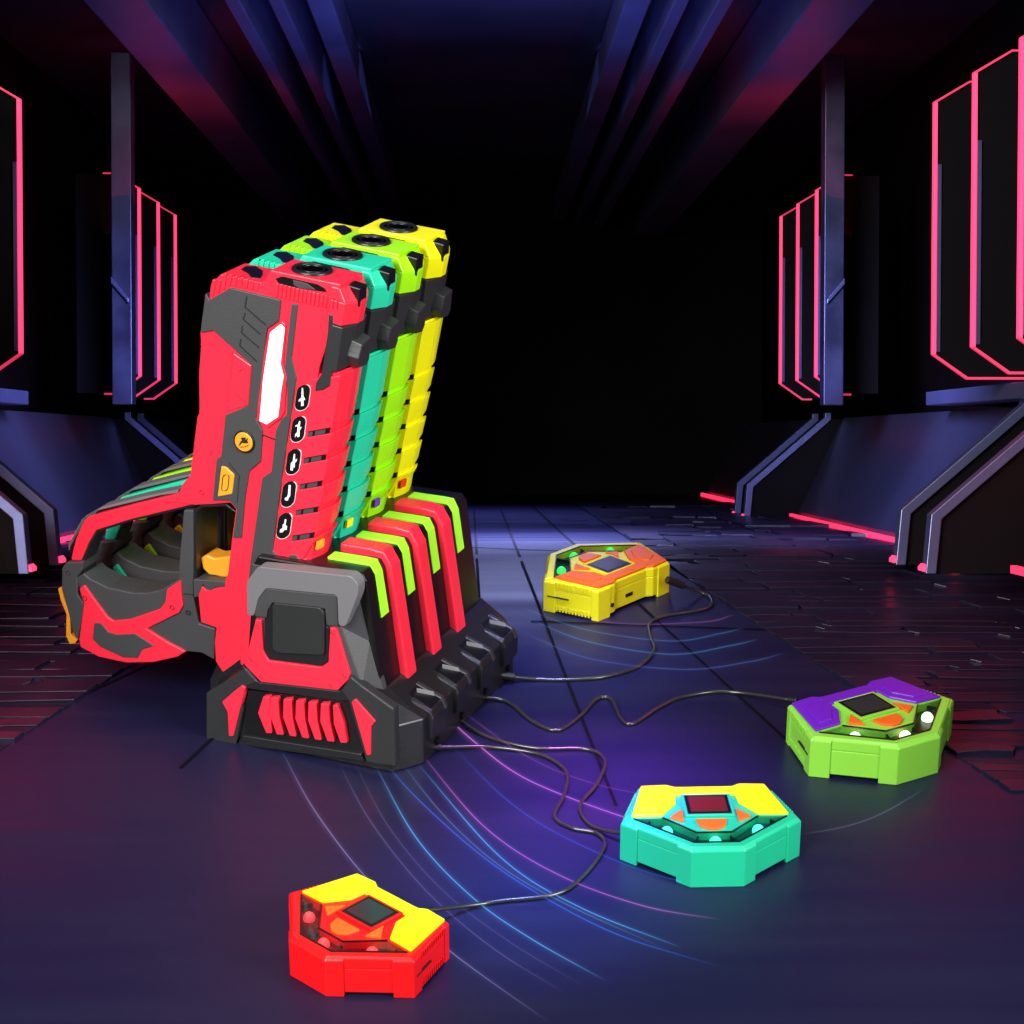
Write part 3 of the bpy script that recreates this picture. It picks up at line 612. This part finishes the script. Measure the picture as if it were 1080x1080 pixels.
# side tag on the lowest segment
def seg_plate(name, m, s, c, hs, hc):
    # on the outer chamfer of the shroud
    f = lambda ds, t: C(s+ds+K*(.025+.0062*t), .0252+.0062*t)
    bm = bmesh.new(); q = []
    for ds, t in ((-hs, .2), (hs, .2), (hs, .62), (-hs, .62)): u, z = f(ds, t); q.append(Vector((u, .0290+.0200*t, z)))
    n = Vector((.95, -.3, 0)); rings(bm, [[p-n*.002 for p in q], [p+n*.0012 for p in q]]); return gp(name, bm, m, .0003)
seg_plate('side_tag', ORANGE, -.0110, 0, .0045, 0)
# rear handle loop
arm = plate('handle_arm', RED, .0310, 3, (835, 30), (745, 112), (530, 165), (232, 243), (203, 272), (160, 370), (133, 480), (140, 494), (190, 495), (232, 395), (275, 322), (480, 258), (840, 172), (880, 100), back=.0545, bevel=.0016)
plate('arm_lining', DARK, .0330, 3, (185, 500), (232, 393), (275, 320), (480, 256), (850, 165), (850, 182), (480, 268), (285, 332), (245, 400), (208, 510), (212, 600), (180, 600), back=0.056, bevel=.0006)
plate('arm_guard', CAP, .0355, 3, (745, 108), (640, 122), (530, 150), (300, 205), (228, 238), (200, 260), (130, 400), (125, 440), (120, 430), (120, 395), (180, 285), (215, 240), (300, 190), (530, 132), (745, 88), back=.0550, bevel=.001)
plate('handle_joint', GREY, .0285, 3, (82, 535), (104, 505), (200, 498), (198, 548), (167, 588), (173, 690), (208, 740), (198, 825), (172, 945), (150, 915), (118, 790), (80, 645), back=0.064, bevel=.0014)
plate('orange_latch', ORANGE, .0340, 3, (58, 655), (78, 643), (92, 705), (128, 800), (132, 915), (170, 948), (155, 968), (125, 970), (104, 920), (106, 800), (74, 720), bevel=.0012)
low = plate('grip', GREY, .0305, 3, (165, 590), (205, 565), (240, 595), (340, 645), (480, 675), (560, 678), (645, 660), (745, 600), (748, 520), (775, 205), (828, 205), (830, 700), (862, 850), (955, 882), (948, 1058), (880, 1020), (790, 1010), (700, 1040), (600, 1070), (450, 1073), (290, 1040), (190, 985), (180, 940), (205, 740), back=0.066, bevel=.0014)
plate('grip_trim', RED, .0280, 3, (180, 655), (207, 633), (255, 700), (340, 815), (375, 838), (470, 828), (640, 770), (670, 730), (680, 657), (757, 605), (763, 690), (772, 750), (750, 790), (565, 882), (680, 955), (788, 1012), (740, 1042), (600, 1073), (450, 1076), (290, 1042), (187, 986), (179, 945), (207, 735), bevel=.0012)
plate('grip_inlay', GREY, .0272, 3, (265, 850), (305, 850), (345, 900), (395, 915), (500, 910), (608, 980), (540, 1000), (513, 1050), (430, 1045), (300, 985), (257, 940), bevel=.0008)
stroke('groove', LINE, .0299, .0007, 3, (775, 682), (830, 688))
plate('trigger_guard', GREY, .0295, 3, (830, 600), (850, 600), (1012, 612), (1012, 645), (955, 645), (935, 665), (905, 660), (885, 630), (858, 700), (832, 705), bevel=.0010)
plate('guard_lining', DARK, .0325, 3, (832, 200), (870, 178), (1020, 172), (1075, 215), (1075, 225), (1010, 186), (875, 190), (846, 215), (850, 600), (832, 600), bevel=.0006)
plate('trigger', ORANGE, .0420, 3, (870, 478), (905, 460), (950, 480), (1040, 468), (1040, 575), (1010, 592), (960, 580), (920, 575), (885, 540), bevel=.0020)
0 and plate('lower_notch', GREY, .0287, 4, (232, 385), (238, 395), (205, 500), (192, 495), (205, 400), bevel=.0006)
# copies for the other three
def copy_thing(root, dv, i):
    r = root.copy(); sc.collection.objects.link(r)
    r.location = lw(GORG+Vector((0, dv, 0)))*S; r['label'] = glab[i]
    _, body, tagm, linem = GUNS[i]
    def setm(c, role):
        if role:
            c.material_slots[0].link = 'OBJECT'; c.material_slots[0].material = {'body': body, 'tag': tagm, 'line': linem}[role]
    def rec(src, par):
        for ch in src.children:
            c = ch.copy(); sc.collection.objects.link(c); c.parent = par; setm(c, roles.get(ch.name, '')); rec(ch, c)
    rec(root, r)
    return r
for i in (1, 2, 3): copy_thing(gun, D*i, i)

# ================================================================== PODS
LED_G = mat('led_green', (.1, .6, .4), .4, emit=3.2, ecol=(.05, .95, .62)); LED_W = mat('led_white', (.9, .9, .9), .4, emit=2.6, ecol=(.9, 1, .85)); LED_R = mat('led_red', (.9, .1, .1), .4, emit=2.0, ecol=(1, .03, .04)); LED_GG = mat('led_pure_green', (.1, .8, .2), .4, emit=1.4, ecol=(.03, 1, .12))
SMOKE = bpy.data.materials.new('smoked_clear_cover'); SMOKE.use_nodes = True
nt = SMOKE.node_tree; nt.nodes.clear(); ou = nt.nodes.new('ShaderNodeOutputMaterial'); tr = nt.nodes.new('ShaderNodeBsdfTransparent'); gl = nt.nodes.new('ShaderNodeBsdfGlossy'); mx = nt.nodes.new('ShaderNodeMixShader')
tr.inputs[0].default_value = (.78, .80, .80, 1); gl.inputs['Roughness'].default_value = .05; mx.inputs[0].default_value = .06
nt.links.new(tr.outputs[0], mx.inputs[1]); nt.links.new(gl.outputs[0], mx.inputs[2]); nt.links.new(mx.outputs[0], ou.inputs[0])
def msym(pts): return pts+[(-x, y) for x, y in pts[::-1]]
def pod(pose, s, body, top, scr, btn, led, label, inner):
    gx, gy, yaw = pose
    r = empty('target_pod', (gx, gy, 0), yaw, label, 'target pod', 'hexagonal target pods cabled to the dock')
    r.scale = (s, s, s)
    def P(name, bm, m, bevel=.0012, parent=None, smooth=False): return finish(name, bm, m, parent or r, bevel=bevel, smooth=smooth)
    Fp, Sp, Rp = (.024, -.052), (.0835, .000), (.062, .066)
    outline = msym([Fp, Sp, Rp, (.034, .0665), (.026, .0620)])
    H = .042
    bm = bmesh.new(); prism_z(bm, outline, .0035, .029); sh = P('body_shell', bm, body, .0012)
    # front rim
    def grow(p, k): return (p[0]*k, p[1]*k)
    ro = [(-.0835, .0), (-.024, -.052), (.024, -.052), (.0835, .0)]
    ri = [(.073, .004), (.021, -.0425), (-.021, -.0425), (-.073, .004)]
    bm = bmesh.new(); k = .972
    rings(bm, [[(*p, .0291) for p in ro]+[(*p, .0291) for p in ri], [(*p, .0385) for p in ro]+[(*p, .0385) for p in ri], [(p[0]*k, p[1]*k, H-.0008) for p in ro]+[(*p, H-.0012) for p in ri]]); P('front_rim', bm, body, .0008)
    dk_ = [(-.0835, .0), (-.073, .0042), (-.045, .005), (-.0165, -.0245), (.0165, -.0245), (.045, .005), (.073, .0042), (.0835, .0), (.062, .066), (.034, .0665), (.026, .0620), (-.026, .0620), (-.034, .0665), (-.062, .066)]
    bm = bmesh.new(); rings(bm, [[(*p, .0291) for p in dk_], [(*p, .038) for p in dk_], [(p[0]*.975, p[1]*.98, H-.0015) for p in dk_]]); P('top_deck', bm, body, .0006)
    # window channel floor, reflector ribs, three leds
    bm = bmesh.new(); prism_z(bm, [(-.071, .004), (-.021, -.041), (.021, -.041), (.071, .004), (.046, .004), (.0165, -.0235), (-.0165, -.0235), (-.046, .004)], .0290, .0330); P('led_tray', bm, inner, 0)
    for (x, y, a) in ((-.043, -.0125, -.72), (0, -.033, 0), (.043, -.0125, .72)):
        bm = bmesh.new(); bmesh.ops.create_uvsphere(bm, u_segments=20, v_segments=12, radius=.0058)
        bmesh.ops.transform(bm, matrix=Matrix.Translation((x, y, .0352)), verts=bm.verts); P('led', bm, led, 0, smooth=True)
    bm = bmesh.new()
    for sx in (-1, 1):
        box(bm, (sx*.0185, -.0335, .0335), (.0012, .020, .0078), Matrix.Rotation(sx*.35, 4, 'Z'))
        box(bm, (sx*.060, .0005, .0335), (.0012, .016, .0078), Matrix.Rotation(sx*.6, 4, 'Z'))
    P('led_divider', bm, DARK, 0)
    bm = bmesh.new(); prism_z(bm, [(-.0725, .0040), (-.0212, -.0420), (.0212, -.0420), (.0725, .0040), (.0452, .0048), (.0166, -.0243), (-.0166, -.0243), (-.0452, .0048)], .0402, .0410); P('clear_cover', bm, SMOKE, 0)
    bm = bmesh.new()
    e = [(-.0725, .0040), (-.0212, -.0422), (.0212, -.0422), (.0725, .0040)]; f = [(-.0452, .0048), (-.0166, -.0243), (.0166, -.0243), (.0452, .0048)]
    def edge(a, b, wd=.0011):
        a, b = Vector(a), Vector(b); d = (b-a); m_ = (a+b)/2; box(bm, (m_.x, m_.y, .0412), (d.length, wd, .0012), Matrix.Rotation(math.atan2(d.y, d.x), 4, 'Z'))
    for q in (e, f):
        for a, b in zip(q, q[1:]): edge(a, b)
    P('cover_rim', bm, BLACK, 0)
    # coloured top panel with raised ribs
    pn = msym([(.0225, .0455), (.0290, .0455), (.0300, .030), (.0455, .0075), (.0745, .0065), (.0600, .0645), (.0355, .0660), (.0275, .0610)])
    bm = bmesh.new(); rings(bm, [[(x, y, H-.0018) for x, y in pn], [(x, y, H+.0012) for x, y in pn]]); tp = P('top_panel', bm, top, .0010)
    for sx in (-1, 1):
        bm = bmesh.new(); q = [(sx*.036, .0335), (sx*.049, .0155), (sx*.065, .0145), (sx*.058, .045), (sx*.043, .052), (sx*.037, .048)]
        rings(bm, [[(x, y, H+.0010) for x, y in q], [(x*.97+sx*.0015, y*.96+.0015, H+.0026) for x, y in q]]); P('panel_pad', bm, top, .0006, tp)
        for (x, y) in ((.030, .058), (.0685, .011)):
            bm = bmesh.new(); cyl(bm, (sx*x, y, H+.0014), (0, 0, 1), .0015, .0012, 14); P('panel_screw', bm, top, 0, tp)
    bm = bmesh.new(); box(bm, (0, .0545, H+.0013), (.015, .0018, .0006)); P('panel_notch', bm, top, 0, tp)
    # screen
    bm = bmesh.new(); box(bm, (0, .0255, H-.0003), (.0475, .0415, .0024)); sf = P('screen_frame', bm, body, .0006)
    bm = bmesh.new(); box(bm, (0, .0255, H+.0009), (.0415, .0355, .0008)); P('screen_border', bm, BLACK, 0, sf)
    bm = bmesh.new(); box(bm, (0, .0255, H+.0013), (.0350, .0290, .0008)); P('screen', bm, scr, 0, sf)
    for q in ([(-.0385, .0035), (-.0255, .0185), (-.0260, -.0050)], [(.0385, .0035), (.0260, -.0050), (.0255, .0185)], msym([(.0040, -.0200), (.0120, -.0140), (.0150, -.0015)])):
        bm = bmesh.new(); prism_z(bm, q, H-.002, H+.0010); P('button', bm, btn, .0007)
    # corner guards that also serve as feet
    def guard(p0, p1, p2, d0, d1, off=.0018):
        p0, p1, p2 = Vector(p0), Vector(p1), Vector(p2)
        a = p1+(p0-p1).normalized()*d0; c = p1+(p2-p1).normalized()*d1
        n0 = (p1-p0).normalized(); n0 = Vector((n0.y, -n0.x)); n1 = (p2-p1).normalized(); n1 = Vector((n1.y, -n1.x))
        if n0.dot(p1) < 0: n0 = -n0
        if n1.dot(p1) < 0: n1 = -n1
        nb = (n0+n1).normalized(); kk = 1/max(.5, nb.dot(n0))
        ins = [a-n0*.003, p1-nb*.003, c-n1*.003]; out = [a+n0*off, p1+nb*off*kk, c+n1*off]
        lp = [tuple(x) for x in out]+[tuple(x) for x in ins[::-1]]; lp2 = [tuple(Vector(x)-Vector(x).normalized()*.0022) for x in lp]
        bm = bmesh.new(); rings(bm, [[(*x, 0) for x in lp], [(*x, .0375) for x in lp], [(*x, .0402) for x in lp2]]); P('corner_guard', bm, body, .0008)
    q1 = Vector(Fp)+(Vector(Sp)-Vector(Fp)).normalized()*.016; nn = Vector((.0515, -.0595)).normalized()
    fo = [(q1.x+nn.x*.0018, q1.y+nn.y*.0018), (.0247, -.0538)]; fi = [(q1.x-nn.x*.003, q1.y-nn.y*.003), (.0225, -.049)]
    lp = fo+[(-x, y) for x, y in fo[::-1]]+[(-x, y) for x, y in fi]+fi[::-1]
    bm = bmesh.new(); rings(bm, [[(*p, 0) for p in lp], [(*p, .0372) for p in lp], [(p[0]*.975, p[1]*.96, .0398) for p in lp]]); P('front_guard', bm, body, .0008)
    for sx in (-1, 1):
        m_ = lambda p: (sx*p[0], p[1])
        guard(m_(Fp), m_(Sp), m_(Rp), .018, .014)
        guard(m_(Sp), m_(Rp), m_((.034, .0665)), .008, .020, .0012)
        # teeth along the side and the seam slot
        a, b = Vector(m_(Sp)), Vector(m_(Rp)); d = (b-a).normalized(); n = Vector((d.y, -d.x)); n = n if n.dot(a) > 0 else -n
        rot = Matrix.Rotation(math.atan2(d.y, d.x), 4, 'Z')
        bm = bmesh.new()
        for k in range(11):
            p = a+d*(.016+.0042*k)+n*.0004; box(bm, (p.x, p.y, .036), (.0024, .0022, .007), rot); box(bm, (p.x, p.y, .006), (.0024, .0022, .007), rot)
        P('side_teeth', bm, body, .0004)
        bm = bmesh.new(); p = a+d*.018+n*.0016; box(bm, (p.x, p.y, .0205), (.028, .0016, .0014), rot); P('side_slot', bm, LINE, 0)
    # rear sockets
    bm = bmesh.new(); cyl(bm, (.034+.004, .0668, .014), (0, 1, 0), .0028, .0012, 16); P('rear_socket', bm, LINE, 0)
    bm = bmesh.new(); box(bm, (.004, .0620, .016), (.012, .0016, .0042)); P('rear_socket', bm, LINE, 0)
    return r
podT = pod((.185, 1.7083, .040), .988, PODTEAL, CANARY, REDSCREEN, DORANGE, LED_G, 'teal target pod with yellow top and dark red screen', mat('dark_teal_inner', (.01, .12, .09), .25))
podL = pod((.379, 1.9125, .505), 1.0766, PODLIME, PURPLE, SCREEN, DORANGE, LED_W, 'lime green target pod with purple top and white lamps', mat('dark_lime_inner', (.03, .09, .01), .25))
podR = pod((-.1379, 1.533, -.755), .9183, PODRED, CANARY, SCREEN, DORANGE, LED_R, 'red target pod with yellow top, nearest the camera', mat('dark_red_inner', (.14, .002, .003), .25))
podY = pod((.0991, 2.3429, -2.366), 1.0045, PODYEL, DORANGE, mat('black_screen_glass', (.008, .008, .008), .15), DORANGE, LED_GG, 'yellow target pod with orange top, farthest back and seen from behind', mat('dark_green_inner', (.01, .10, .02), .4))

# ================================================================== CABLES
def cable(pts, label, z0, z1, plug=None, r=.0021):
    P = [ground(x, y, .0022) for x, y in pts]
    P[0] = ground(*pts[0], z0); P[-1] = ground(*pts[-1], z1)
    sm = spline(P, 12)
    for p in sm: p.z = max(p.z, r)
    root = empty('charging_cable', (sm[0].x, sm[0].y, 0), 0, label, 'cable', 'thin black cables from dock to pods')
    org = Vector((sm[0].x, sm[0].y, 0))
    bm = bmesh.new(); tube(bm, sm, r); finish('cord', bm, CABLE, root, org, smooth=True)
    for e, d in ((sm[-1], (sm[-1]-sm[-3]).normalized()), (sm[0], (sm[0]-sm[2]).normalized())):
        bm = bmesh.new(); cyl(bm, e+d*(.006 if plug else .002), d, .0046 if plug else .0034, .026 if plug else .012, 20); finish('plug', bm, DARK, root, org, .0008)
cable([(536, 713), (565, 716.5), (596, 717), (636, 714), (673, 703), (690, 686), (686, 671), (685, 659), (700, 650), (740, 643), (751, 636), (742, 626), (716, 616)], 'black cable curving from the dock to the yellow pod', .008, .020, True)
cable([(505, 735), (535, 740), (562, 761), (588, 770), (612, 755), (630, 737), (645, 738), (655, 758), (668, 763), (695, 746), (724, 734), (772, 730), (834, 738)], 'black cable waving from the dock to the lime pod', .006, .012)
cable([(486, 760), (517, 778), (565, 789), (618, 790), (638, 802), (630, 826), (612, 850), (624, 871), (660, 880)], 'black cable looping from the dock to the teal pod', .006, .010)
cable([(462, 788), (517, 788), (570, 796), (597, 814), (595, 838), (585, 861), (603, 873), (630, 879), (637, 894), (612, 927), (582, 944), (511, 953), (452, 960)], 'black cable winding forward from the dock to the red pod', .006, .016)

# render settings
sc.render.engine = 'CYCLES'
sc.cycles.max_bounces = 6; sc.cycles.transparent_max_bounces = 8
